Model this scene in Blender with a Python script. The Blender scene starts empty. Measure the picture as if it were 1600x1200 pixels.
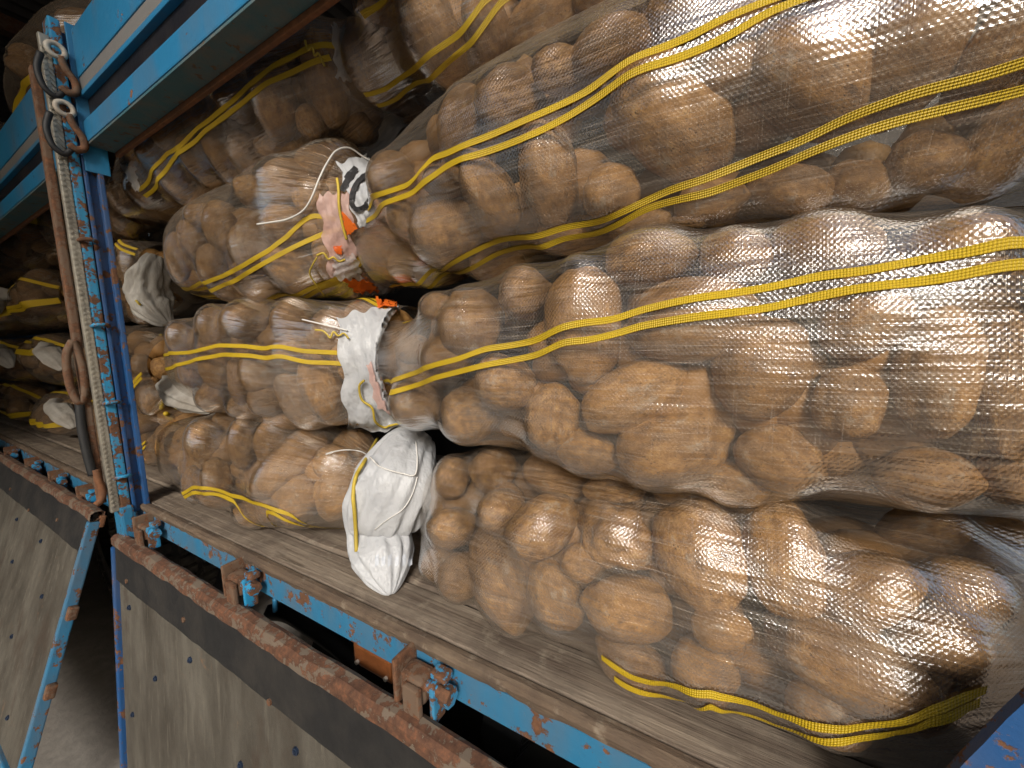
import bpy, bmesh, math, random
import numpy as np
from mathutils import Vector, Matrix, noise
from mathutils.bvhtree import BVHTree

random.seed(7); rng = np.random.default_rng(7)
scene = bpy.context.scene
COL = scene.collection

# ------------------------------------------------------------------ camera
# world: X runs along the truck (towards the right), Y into the load, Z up; deck edge y=0, deck top z=1.0
F = 600.0                                   # focal length in pixels of a 1600 px wide picture (phone ultra wide)
Lv = np.array([-1050., -40., F]); Lv /= np.linalg.norm(Lv)
Vv = np.array([145., 5211., F]); Vv -= Lv * Vv.dot(Lv); Vv /= np.linalg.norm(Vv)
XA, ZA = -Lv, -Vv; YA = np.cross(ZA, XA)
CM = np.stack([XA, YA, ZA], 1)              # camera = CM @ world
CAM = np.array([0., -.41, 1.47])
cd = bpy.data.cameras.new('camera'); cam = bpy.data.objects.new('camera', cd); COL.objects.link(cam)
cd.sensor_fit = 'HORIZONTAL'; cd.sensor_width = 36; cd.lens = F / 1600 * 36
cd.clip_start = .01; cd.clip_end = 500
r, d, fw = CM[0], CM[1], CM[2]
cam.matrix_world = Matrix(((r[0], -d[0], -fw[0], CAM[0]), (r[1], -d[1], -fw[1], CAM[1]), (r[2], -d[2], -fw[2], CAM[2]), (0, 0, 0, 1)))
scene.camera = cam

# ------------------------------------------------------------------ light
SUN_EL, SUN_AZ = math.radians(33), math.radians(28)      # azimuth measured from -Y towards +X
sdir = Vector((math.sin(SUN_AZ) * math.cos(SUN_EL), -math.cos(SUN_AZ) * math.cos(SUN_EL), math.sin(SUN_EL)))
world = bpy.data.worlds.new('World'); scene.world = world; world.use_nodes = True
wn = world.node_tree; bg = wn.nodes['Background']
sky = wn.nodes.new('ShaderNodeTexSky'); sky.sky_type = 'NISHITA'; sky.sun_disc = False
sky.sun_elevation = SUN_EL; sky.sun_rotation = math.atan2(sdir.x, sdir.y)
sky.air_density = 1.2; sky.dust_density = 4.0; sky.ozone_density = 1.0
wn.links.new(sky.outputs[0], bg.inputs[0]); bg.inputs[1].default_value = .10
sl = bpy.data.lights.new('sun', 'SUN'); sl.energy = 3.0; sl.angle = math.radians(15); sl.color = (1, .97, .92)
so = bpy.data.objects.new('sun', sl); COL.objects.link(so); so.rotation_euler = sdir.to_track_quat('Z', 'Y').to_euler()
so.location = (3, -5, 6)
vs = scene.view_settings; vs.view_transform = 'Standard'; vs.look = 'None'; vs.gamma = 1; vs.use_curve_mapping = False
vs.exposure = 0.0
cy = scene.cycles; cy.max_bounces = 5; cy.diffuse_bounces = 2; cy.glossy_bounces = 1; cy.transparent_max_bounces = 10
cy.transmission_bounces = 2; cy.caustics_reflective = False; cy.caustics_refractive = False; cy.use_denoising = True
cy.sample_clamp_indirect = 4; cy.use_adaptive_sampling = True; cy.adaptive_threshold = .03

# ------------------------------------------------------------------ helpers
def ray(px, py):
    v = CM.T @ np.array([px - 800., py - 600., F]); return v / np.linalg.norm(v)
def at(px, py, y):
    v = ray(px, py); return CAM + v * ((y - CAM[1]) / v[1])
def tag(o, label=None, cat=None, group=None, kind=None):
    for k, v in (('label', label), ('category', cat), ('group', group), ('kind', kind)):
        if v: o[k] = v
    return o
def empty(name, loc=(0, 0, 0), parent=None):
    o = bpy.data.objects.new(name, None); COL.objects.link(o); o.empty_display_size = .05; o.location = loc
    if parent: o.parent = parent
    return o
def link(name, me, mat=None, parent=None):
    o = bpy.data.objects.new(name, me); COL.objects.link(o)
    if mat and not me.materials: me.materials.append(mat)
    if parent:
        o.parent = parent; o.matrix_parent_inverse = Matrix.Translation(parent.location).inverted() if parent.parent is None else Matrix.Identity(4)
    return o
def mesh(name, verts, faces, mat=None, parent=None, smooth=True, uv=None):
    me = bpy.data.meshes.new(name); me.from_pydata([tuple(map(float, v)) for v in verts], [], [tuple(map(int, f)) for f in faces]); me.update()
    if smooth: me.shade_smooth()
    if uv is not None:
        ul = me.uv_layers.new(name='UVMap'); li = np.zeros(len(me.loops), int); me.loops.foreach_get('vertex_index', li)
        ul.data.foreach_set('uv', np.asarray(uv, float)[li].ravel())
    return link(name, me, mat, parent)
def grid_faces(nu, nv, wrap=True, keep=None):
    i = np.arange(nu - 1)[:, None]; j = np.arange(nv if wrap else nv - 1)[None, :]
    a = i * nv + j; b = i * nv + (j + 1) % nv
    f = np.stack([a, b, b + nv, a + nv], -1).reshape(-1, 4)
    return f if keep is None else f[keep.ravel()]
class MB:
    """collects simple solids into one mesh"""
    def __init__(s): s.bm = bmesh.new()
    def box(s, x0, x1, y0, y1, z0, z1, bev=0, m=None):
        n = len(s.bm.verts); g = bmesh.ops.create_cube(s.bm, size=1)
        vv = g['verts']
        for v in vv: v.co = Vector(((x0 + x1) / 2 + v.co.x * (x1 - x0), (y0 + y1) / 2 + v.co.y * (y1 - y0), (z0 + z1) / 2 + v.co.z * (z1 - z0)))
        if m: 
            for v in vv: v.co = m @ v.co
        if bev:
            es = {e for v in vv for e in v.link_edges}
            bmesh.ops.bevel(s.bm, geom=list(es), offset=bev, segments=2, affect='EDGES', profile=.6)
        return s
    def tube(s, pts, rad, n=8, caps=True):
        pts = [Vector(p) for p in pts]; rings = []
        for i, p in enumerate(pts):
            t = (pts[min(i + 1, len(pts) - 1)] - pts[max(i - 1, 0)]).normalized()
            a = t.orthogonal().normalized() if i == 0 else (a - t * a.dot(t)).normalized()
            b = t.cross(a); rr = rad[i] if hasattr(rad, '__len__') else rad
            rings.append([s.bm.verts.new(p + (a * math.cos(k * 2 * math.pi / n) + b * math.sin(k * 2 * math.pi / n)) * rr) for k in range(n)])
        for A, B in zip(rings, rings[1:]):
            for k in range(n): s.bm.faces.new((A[k], A[(k + 1) % n], B[(k + 1) % n], B[k]))
        if caps and (pts[0] - pts[-1]).length > 1e-6: s.bm.faces.new(rings[0][::-1]); s.bm.faces.new(rings[-1])
        return s
    def cyl(s, c, axis, r0, h, n=16, r1=None):
        axis = Vector(axis).normalized(); c = Vector(c)
        return s.tube([c - axis * h / 2, c + axis * h / 2], [r0, r0 if r1 is None else r1], n)
    def prism(s, prof, ax, a0, a1):
        """closed profile (list of 2-tuples) swept along axis ax from a0 to a1"""
        def mk(p, a):
            return {0: (a, p[0], p[1]), 1: (p[0], a, p[1]), 2: (p[0], p[1], a)}[ax]
        A = [s.bm.verts.new(mk(p, a0)) for p in prof]; B = [s.bm.verts.new(mk(p, a1)) for p in prof]
        n = len(prof)
        for k in range(n): s.bm.faces.new((A[k], A[(k + 1) % n], B[(k + 1) % n], B[k]))
        s.bm.faces.new(A[::-1]); s.bm.faces.new(B); return s
    def build(s, name, mat, parent=None, smooth=False):
        bmesh.ops.recalc_face_normals(s.bm, faces=s.bm.faces)
        me = bpy.data.meshes.new(name); s.bm.to_mesh(me); s.bm.free()
        if smooth: me.shade_smooth()
        return link(name, me, mat, parent)

# ------------------------------------------------------------------ materials
class NT:
    def __init__(s, name):
        s.m = bpy.data.materials.new(name); s.m.use_nodes = True; s.t = s.m.node_tree; s.t.nodes.clear()
        s.out = s.n('OutputMaterial')
    def n(s, typ, **kw):
        o = s.t.nodes.new('ShaderNode' + typ)
        for k, v in kw.items():
            if k in o.inputs: s.set(o.inputs[k], v)
            else: setattr(o, k, v)
        return o
    def set(s, sock, v):
        if isinstance(v, bpy.types.NodeSocket): s.t.links.new(v, sock)
        elif isinstance(v, bpy.types.Node): s.t.links.new(v.outputs[0], sock)
        else:
            if hasattr(sock.default_value, '__len__') and len(sock.default_value) == 4 and len(v) == 3: v = (*v, 1)
            sock.default_value = v
    def math(s, op, a, b=0., c=0.):
        o = s.n('Math', operation=op); s.set(o.inputs[0], a); s.set(o.inputs[1], b); s.set(o.inputs[2], c); return o.outputs[0]
    def noise(s, vec, scale, detail=4, rough=.55, out=0):
        o = s.n('TexNoise', Scale=scale, Detail=detail, Roughness=rough); s.set(o.inputs['Vector'], vec); return o.outputs[out]
    def ramp(s, fac, stops, interp='LINEAR'):
        o = s.n('ValToRGB'); o.color_ramp.interpolation = interp; s.set(o.inputs[0], fac)
        el = o.color_ramp.elements
        while len(el) < len(stops): el.new(.5)
        for e, (p, c) in zip(el, stops): e.position = p; e.color = (*c, 1) if hasattr(c, '__len__') else (c, c, c, 1)
        return o.outputs[0]
    def mix(s, fac, a, b, blend='MIX'):
        o = s.n('Mix', data_type='RGBA', blend_type=blend); s.set(o.inputs[0], fac); s.set(o.inputs[6], a); s.set(o.inputs[7], b); return o.outputs[2]
    def map(s, vec, scale=(1, 1, 1), loc=(0, 0, 0)):
        o = s.n('Mapping'); s.set(o.inputs[0], vec); o.inputs['Scale'].default_value = scale
        if isinstance(loc, bpy.types.NodeSocket): s.set(o.inputs['Location'], loc)
        else: o.inputs['Location'].default_value = loc
        return o.outputs[0]
    def bump(s, h, strength=.3, dist=.002, normal=None):
        o = s.n('Bump', Strength=strength, Distance=dist); s.set(o.inputs['Height'], h)
        if normal is not None: s.set(o.inputs['Normal'], normal)
        return o.outputs[0]
    def principled(s, **kw):
        o = s.n('BsdfPrincipled')
        for k, v in kw.items(): s.set(o.inputs[k.replace('_', ' ')], v)
        return o.outputs[0]
    def done(s, sh): s.t.links.new(sh, s.out.inputs[0]); return s.m
    def obj(s): return s.n('TexCoord').outputs['Object']
    def uv(s): return s.n('TexCoord').outputs['UV']

def mat_potato():
    t = NT('potato_skin'); info = t.n('ObjectInfo'); rnd = info.outputs['Random']
    off = t.n('CombineXYZ'); t.set(off.inputs[0], t.math('MULTIPLY', rnd, 37.)); t.set(off.inputs[1], t.math('MULTIPLY', rnd, 91.))
    v = t.map(t.obj(), loc=off.outputs[0])
    big = t.noise(v, 1.1, 3); mid = t.noise(v, 4.5, 6, .62); fine = t.noise(v, 26, 4, .65)
    c = t.ramp(mid, [(.30, (.13, .064, .022)), (.44, (.27, .138, .043)), (.56, (.40, .215, .070)), (.72, (.56, .34, .125))])
    c = t.mix(t.math('MULTIPLY', t.math('FRACT', t.math('MULTIPLY', rnd, 7.31)), .75), c, t.mix(.62, c, (.16, .085, .04)))
    c = t.mix(t.math('MULTIPLY', t.math('FRACT', t.math('MULTIPLY', rnd, 3.77)), .35), c, (.50, .27, .085))
    c = t.mix(t.ramp(big, [(.42, 0.), (.62, .55)]), c, (.17, .088, .033))
    # lenticels and dark spots
    vor = t.n('TexVoronoi', Scale=13.); t.set(vor.inputs['Vector'], t.map(v, (1, 1, 1)))
    sp = t.math('MULTIPLY', t.ramp(vor.outputs['Distance'], [(.10, 1.), (.26, 0.)]), t.ramp(t.noise(v, 3, 2), [(.46, 0.), (.56, 1.)]))
    c = t.mix(t.math('MULTIPLY', sp, .9), c, (.06, .032, .018))
    vor2 = t.n('TexVoronoi', Scale=34.); t.set(vor2.inputs['Vector'], v)
    sp2 = t.math('MULTIPLY', t.ramp(vor2.outputs['Distance'], [(.12, 1.), (.26, 0.)]), t.ramp(t.noise(v, 5, 2), [(.40, 0.), (.52, 1.)]))
    c = t.mix(t.math('MULTIPLY', sp2, .8), c, (.10, .052, .028))
    # dry grey scuffs and soil
    sc = t.ramp(t.noise(t.map(v, (1, 1, 1), (5, 3, 1)), 1.7, 5, .68), [(.58, 0.), (.66, .8)])
    c = t.mix(t.math('MULTIPLY', sc, t.ramp(fine, [(.3, .3), (.6, 1.)])), c, (.40, .33, .25))
    dk = t.ramp(t.noise(t.map(v, (1, 1, 1), (1, 8, 4)), 2.3, 6, .7), [(.61, 0.), (.70, .7)])
    c = t.mix(dk, c, (.085, .055, .038))
    c = t.mix(t.math('MULTIPLY', fine, .2), c, t.mix(.6, c, (.10, .05, .02)))
    h = t.math('ADD', t.math('MULTIPLY', fine, .6), t.math('ADD', t.math('MULTIPLY', sp, -.5), mid))
    return t.done(t.principled(Base_Color=c, Roughness=t.ramp(mid, [(.3, .62), (.7, .48)]), Specular_IOR_Level=.35, Normal=t.bump(h, .3, .02)))

def mat_film(name='sack_mesh', pitch=.0026, gloss=1., milk=1., tone=(.50, .42, .34)):
    t = NT(name); uv = t.uv(); sep = t.n('SeparateXYZ'); k = math.pi / pitch
    wob = t.n('TexNoise', Scale=60., Detail=1.); t.set(wob.inputs['Vector'], uv)
    va = t.n('VectorMath', operation='MULTIPLY_ADD'); t.set(va.inputs[0], wob.outputs['Color']); va.inputs[1].default_value = (.002, .002, 0); t.set(va.inputs[2], uv)
    t.set(sep.inputs[0], va.outputs[0])
    a = t.math('SINE', t.math('MULTIPLY', sep.outputs[0], k)); b = t.math('SINE', t.math('MULTIPLY', sep.outputs[1], k))
    weave = t.math('MULTIPLY', a, b)
    tape = t.math('MAXIMUM', t.math('ABSOLUTE', a), t.math('ABSOLUTE', b))
    streakU = t.noise(t.map(uv, (9, 520, 1)), 1., 2, .7)       # broken shiny threads running along the sack
    streakV = t.noise(t.map(uv, (560, 11, 1)), 1., 2, .7)      # and across it
    crease = t.noise(t.map(uv, (12, 80, 1), (4, 2, 0)), 1., 2, .6)
    h = t.math('ADD', t.math('MULTIPLY', weave, .34), t.math('ADD', t.math('MULTIPLY', streakU, 1.3), t.math('MULTIPLY', streakV, .9)))
    nrm = t.bump(h, .36 * gloss, .0011); nrm = t.bump(crease, .4, .008, nrm)
    fac = t.n('LayerWeight', Blend=.25).outputs['Facing']
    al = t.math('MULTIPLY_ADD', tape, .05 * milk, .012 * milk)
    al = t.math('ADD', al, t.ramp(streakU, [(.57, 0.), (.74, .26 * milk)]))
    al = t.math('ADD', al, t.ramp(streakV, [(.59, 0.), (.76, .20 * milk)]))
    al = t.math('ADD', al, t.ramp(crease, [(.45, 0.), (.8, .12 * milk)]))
    al = t.math('ADD', al, t.math('MULTIPLY', t.math('POWER', fac, 2.2), .17 * milk))
    al = t.math('MINIMUM', al, .7)
    dif = t.n('BsdfDiffuse', Color=tone); t.set(dif.inputs['Normal'], nrm)
    tr = t.n('BsdfTransparent', Color=(.97, .95, .92))
    m1 = t.n('MixShader'); t.set(m1.inputs[0], al); t.set(m1.inputs[1], tr.outputs[0]); t.set(m1.inputs[2], dif.outputs[0])
    gl = t.n('BsdfGlossy', Color=(1, 1, 1), Roughness=.115); t.set(gl.inputs['Normal'], nrm)
    fr = t.n('Fresnel', IOR=1.45); t.set(fr.inputs['Normal'], nrm)
    fac2 = t.math('MINIMUM', t.math('MULTIPLY', fr.outputs[0], 2.0 * gloss), .5)
    m2 = t.n('MixShader'); t.set(m2.inputs[0], fac2); t.set(m2.inputs[1], m1.outputs[0]); t.set(m2.inputs[2], gl.outputs[0])
    return t.done(m2.outputs[0])

def mat_stripe():
    t = NT('yellow_tape'); uv = t.uv(); sep = t.n('SeparateXYZ'); t.set(sep.inputs[0], uv); k = 2 * math.pi / .0048
    w = t.math('MULTIPLY', t.math('SINE', t.math('MULTIPLY', t.math('ADD', sep.outputs[0], sep.outputs[1]), k)), t.math('SINE', t.math('MULTIPLY', t.math('SUBTRACT', sep.outputs[0], sep.outputs[1]), k)))
    c = t.mix(t.ramp(w, [(.35, 0.), (.65, 1.)]), (.50, .33, .004), (.66, .47, .012))
    c = t.mix(t.math('MULTIPLY', t.noise(uv, 30, 3), .35), c, (.55, .38, .05))
    return t.done(t.principled(Base_Color=c, Roughness=.38, Specular_IOR_Level=.5, Normal=t.bump(w, .6, .001)))
def mat_plastic(name, col, col2, transl=.25, alpha=1., rough=.35, scale=60):
    t = NT(name); o = t.obj(); n = t.noise(o, scale, 4, .6); c = t.mix(t.ramp(t.noise(o, 14, 3), [(.4, 0.), (.7, 1.)]), col, col2)
    nr = t.bump(n, .5, .006); nr = t.bump(t.noise(t.map(o, (1, 1, .4)), 26, 3, .6), .45, .02, nr); nr = t.bump(t.noise(t.map(o, (1, 1, 1)), 420, 2), .15, .0006, nr)
    p = t.principled(Base_Color=c, Roughness=rough, Normal=nr, Specular_IOR_Level=.4)
    tl = t.n('BsdfTranslucent', Color=(*col, 1)); m = t.n('MixShader', Fac=transl); t.set(m.inputs[1], p); t.set(m.inputs[2], tl.outputs[0])
    if alpha < 1:
        tr = t.n('BsdfTransparent'); m2 = t.n('MixShader', Fac=alpha); t.set(m2.inputs[1], tr.outputs[0]); t.set(m2.inputs[2], m.outputs[0]); m = m2
    return t.done(m.outputs[0])
def mat_paint(name, col, rust=.5, dirt=.3, rough=.42, rustcol=(.13, .06, .03), scale=1.):
    t = NT(name); o = t.n('NewGeometry').outputs['Position']
    n1 = t.noise(o, 16 * scale, 8, .68); n2 = t.noise(t.map(o, (1, 1, 1), (7, 3, 2)), 55 * scale, 5, .65); n3 = t.noise(t.map(o, (1, 1, .35), (2, 2, 9)), 6 * scale, 5, .6)
    m = t.math('ADD', t.math('MULTIPLY', n1, .65), t.math('MULTIPLY', n2, .35))
    chip = t.ramp(m, [(.66 - rust * .22, 0.), (.68 - rust * .22, 1.)])
    c = t.mix(t.math('MULTIPLY', n3, .5), col, tuple(x * .72 for x in col))
    c = t.mix(t.ramp(n3, [(.45, 0.), (.75, dirt)]), c, (.16, .13, .10))
    rc = t.ramp(n2, [(.3, tuple(x * .45 for x in rustcol)), (.55, rustcol), (.75, (rustcol[0] * 1.9, rustcol[1] * 1.7, rustcol[2] * 1.5))])
    c = t.mix(chip, c, rc)
    r = t.mix(chip, (rough,) * 3, (.85,) * 3)
    return t.done(t.principled(Base_Color=c, Roughness=r, Normal=t.bump(t.math('SUBTRACT', n2, t.math('MULTIPLY', chip, .9)), .35, .0025)))
def mat_wood(name, dark, light, sc=(2.2, 38, 38), wear=.5):
    t = NT(name); o = t.n('NewGeometry').outputs['Position']
    g = t.noise(t.map(o, sc), 1., 7, .68); g2 = t.noise(t.map(o, (sc[0] * 2.4, sc[1] * 3, sc[2] * 3), (3, 1, 2)), 1., 5, .7); p = t.noise(o, 9, 5, .65)
    c = t.ramp(g, [(.3, dark), (.5, tuple((a + b) / 2 for a, b in zip(dark, light))), (.68, light)])
    c = t.mix(t.ramp(p, [(.42, 0.), (.62, wear)]), c, (.07, .052, .042))
    c = t.mix(t.ramp(t.noise(t.map(o, (1, 1, 1), (4, 4, 4)), 21, 5, .7), [(.56, 0.), (.68, .6)]), c, (.30, .25, .19))
    c = t.mix(t.ramp(g2, [(.58, 0.), (.7, .7)]), c, tuple(x * .4 for x in dark))
    return t.done(t.principled(Base_Color=c, Roughness=.85, Specular_IOR_Level=.2, Normal=t.bump(t.math('ADD', g, g2), .6, .004)))
def mat_plain(name, col, rough=.6, var=.4, scale=30, bump=.3, metal=0., col2=None, dist=.003):
    t = NT(name); o = t.n('NewGeometry').outputs['Position']; n = t.noise(o, scale, 6, .65); n2 = t.noise(o, scale * .21, 4, .6)
    c = t.mix(t.ramp(n, [(.3, 0.), (.7, 1.)]), tuple(x * (1 - var) for x in col), col)
    c = t.mix(t.ramp(n2, [(.45, 0.), (.68, .8)]), c, col2 or tuple(x * .6 for x in col))
    return t.done(t.principled(Base_Color=c, Roughness=rough, Metallic=metal, Normal=t.bump(n, bump, dist)))

M = {}
M['potato'] = mat_potato(); M['film'] = mat_film(milk=1.25); M['film_dim'] = mat_film('sack_mesh_dull', gloss=.55, milk=1.9, tone=(.42, .34, .265))  # film_dim: browner, milkier, less glossy copy for the stacks beyond the near one
M['stripe'] = mat_stripe()
M['white'] = mat_plastic('white_woven_plastic', (.62, .63, .645), (.52, .53, .55))
M['white_old'] = mat_plastic('soiled_white_plastic', (.52, .49, .44), (.36, .32, .27))
M['pink'] = mat_plastic('pink_printed_plastic', (.80, .56, .50), (.70, .42, .36), alpha=.72)
M['clear'] = mat_plastic('clear_plastic', (.75, .73, .72), (.6, .58, .56), alpha=.5)
M['orange'] = mat_plastic('orange_print', (.80, .17, .02), (.70, .12, .02))
M['ink'] = mat_plastic('black_print', (.022, .021, .022), (.04, .038, .04), transl=0.)
M['faint'] = mat_plastic('faint_grey_print', (.52, .55, .60), (.62, .64, .68), transl=.1)
M['string'] = mat_plain('white_string', (.78, .76, .72), .6, .15)
M['thread'] = mat_plain('yellow_thread', (.62, .45, .05), .6, .3)
M['blue'] = mat_paint('blue_truck_paint', (.034, .190, .35), .55, .7)
M['blue_clean'] = mat_paint('blue_board_paint', (.026, .20, .40), .22, .5)
M['blue_worn'] = mat_paint('worn_blue_paint', (.030, .27, .50), .78, .35, scale=1.5)
M['blue_dirty'] = mat_paint('grimy_blue_paint', (.045, .13, .16), .45, .9, .7, rustcol=(.10, .07, .045), scale=1.6)
M['blue_dark'] = mat_paint('dark_blue_paint', (.018, .085, .24), .55, .35, scale=1.2)
M['grey_slat'] = mat_paint('grey_painted_slat', (.21, .205, .20), .15, .35)
M['black_slat'] = mat_paint('black_painted_slat', (.012, .012, .016), .1, .15)
M['rust'] = mat_paint('rusty_steel', (.15, .09, .055), .8, .5, .8, scale=1.5)
M['edge_rust'] = mat_paint('brown_flaking_rust', (.155, .115, .082), .85, .6, .85, rustcol=(.115, .052, .028), scale=1.3)
M['bolt'] = mat_plain('dark_blue_bolt', (.02, .035, .07), .5, .4, 60)
M['rust_orange'] = mat_plain('orange_rust', (.23, .095, .04), .85, .5, 70, .5, col2=(.09, .045, .025))
M['steel'] = mat_plain('worn_steel_plate', (.52, .48, .40), .42, .35, 60, .25, metal=.6)
M['cream'] = mat_plain('chipped_cream_paint', (.55, .51, .44), .5, .3, 80, col2=(.28, .2, .14))
M['edge'] = mat_wood('rusty_dusty_edge', (.085, .055, .038), (.22, .165, .115), (5, 30, 30), .6)
M['deckwood'] = mat_wood('weathered_deck_wood', (.135, .10, .075), (.33, .27, .205))
M['rubber'] = mat_plain('black_rubber_strip', (.014, .0135, .0135), .75, .4, 40, .4, col2=(.032, .028, .024))
M['tyre'] = mat_plain('dusty_tyre', (.07, .063, .055), .85, .4, 60, .4, col2=(.15, .13, .11))
M['under'] = mat_plain('dark_chassis_paint', (.018, .018, .019), .6, .4, 30)
M['amber'] = mat_plain('brown_orange_reflector', (.22, .075, .025), .35, .4, 50, .2)
M['concrete'] = mat_plain('dusty_concrete', (.25, .225, .195), .9, .3, 22, .35, col2=(.17, .15, .13), dist=.01)
M['wall'] = mat_plain('dark_shed_wall', (.075, .065, .055), .9, .4, 5, .4, col2=(.05, .03, .024), dist=.01)
M['shading_roof'] = mat_plain('dark_sheet_roof', (.09, .085, .08), .8, .3, 5)
M['brick'] = mat_plain('dark_red_brick', (.13, .045, .032), .9, .4, 20, .4)

def mat_panel():
    t = NT('scratched_plywood'); o = t.n('NewGeometry').outputs['Position']
    g = t.noise(t.map(o, (6, 6, 2)), 1.6, 7, .62); s = t.noise(t.map(o, (50, 50, 3.5)), 1., 5, .7); sp = t.noise(o, 130, 4, .7)
    c = t.ramp(g, [(.3, (.050, .043, .034)), (.5, (.082, .073, .059)), (.7, (.13, .118, .097))])
    c = t.mix(t.ramp(s, [(.56, 0.), (.72, .6)]), c, (.17, .152, .122))
    c = t.mix(t.ramp(t.noise(t.map(o, (1, 1, .5), (3, 9, 2)), 7, 6, .7), [(.54, 0.), (.68, .8)]), c, (.06, .044, .033))
    c = t.mix(t.ramp(sp, [(.62, 0.), (.7, .55)]), c, (.055, .046, .04))
    c = t.mix(t.ramp(t.noise(t.map(o, (1, 1, 1), (9, 9, 9)), 10, 6, .75), [(.63, 0.), (.7, .5)]), c, (.20, .11, .06))
    return t.done(t.principled(Base_Color=c, Roughness=.75, Specular_IOR_Level=.25, Normal=t.bump(t.math('ADD', s, sp), .3, .003)))
M['panel'] = mat_panel()

# ------------------------------------------------------------------ setting
N = 60
gx = np.linspace(-60, 60, N); gy = np.linspace(-60, 60, N)
gv = [(x, y, 0.) for x in gx for y in gy]
g = mesh('ground', gv, grid_faces(N, N, False), M['concrete'], smooth=False); tag(g, kind='structure')
# dark shed walls behind the truck; overhead sheet and front wall are added for shade
sh = tag(empty('loading_shed', (-4, 3, 0)), 'dark loading shed wall behind the truck at upper left, plus covers added for shade', 'shed')
MB().box(-11, 6, 3.2, 3.4, 0, 4.3).build('back_wall', M['wall'], sh)
MB().box(-11.2, -11, -4.6, 3.19, 0, 4.3).build('end_wall', M['brick'], sh)
b = MB()
for i in range(70):
    x = -11.3 + i * .16
    b.prism([(x, 4.36), (x + .05, 4.40), (x + .11, 4.40), (x + .16, 4.36), (x + .16, 4.34), (x + .11, 4.38), (x + .05, 4.38), (x, 4.34)], 1, -4.7, 3.6)
b.build('shading_roof', M['shading_roof'], sh)  # overhead cover added to shade the left of the load
for x in (-9, -5.5):
    MB().box(x - .06, x + .06, -4.5, -4.38, 0, 4.3, .01).build('roof_post', M['rust'], sh)
for x in (-9, -5.5, -2, .2):
    MB().box(x - .05, x + .05, -4.6, 3.19, 4.2, 4.33).build('rafter', M['rust'], sh)
MB().box(-11, -2.45, -1.95, -1.75, 0, 4.3).build('shading_wall', M['wall'], sh)  # unseen wall added so the light fades towards the left bay

# ------------------------------------------------------------------ potatoes
def potato_mesh(k, sub, amp=1.):
    bm = bmesh.new(); bmesh.ops.create_icosphere(bm, subdivisions=sub, radius=1); rr = random.Random(100 + k)
    off = Vector((rr.uniform(-50, 50), rr.uniform(-50, 50), rr.uniform(-50, 50)))
    eyes = [(Vector((rr.gauss(0, 1), rr.gauss(0, 1), rr.gauss(0, 1))).normalized(), rr.uniform(.03, .07), rr.uniform(.10, .2)) for _ in range(5)]
    bend = rr.uniform(-.10, .10); sq = rr.uniform(-.14, .14); mx = 0
    for v in bm.verts:
        p = v.co.normalized()
        f = 1 + amp * (.15 * noise.noise(p * 1.05 + off) + .075 * noise.noise(p * 2.3 + off * 1.7) + .022 * noise.noise(p * 5.5 + off))
        for e, dep, w in eyes: f -= amp * dep * math.exp(-((p - e).length / w) ** 2)
        q = p * f; q.y *= 1 + sq * q.x; q.z *= 1 + sq * .7 * q.x; q.z += bend * (q.x * q.x - .4); v.co = q; mx = max(mx, q.length)
    for v in bm.verts: v.co /= mx * .985
    me = bpy.data.meshes.new('potato'); bm.to_mesh(me); bm.free(); me.shade_smooth(); me.materials.append(M['potato']); return me
HI = [potato_mesh(k, 4) for k in range(14)]
KNOB = potato_mesh(77, 5, 1.9)
LO = [potato_mesh(k + 40, 3) for k in range(6)]
_lo = []
for me in [potato_mesh(k + 60, 2) for k in range(4)]:
    co = np.array([v.co[:] for v in me.vertices]); fa = np.array([p.vertices[:] for p in me.polygons]); _lo.append((co, fa)); bpy.data.meshes.remove(me)

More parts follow.
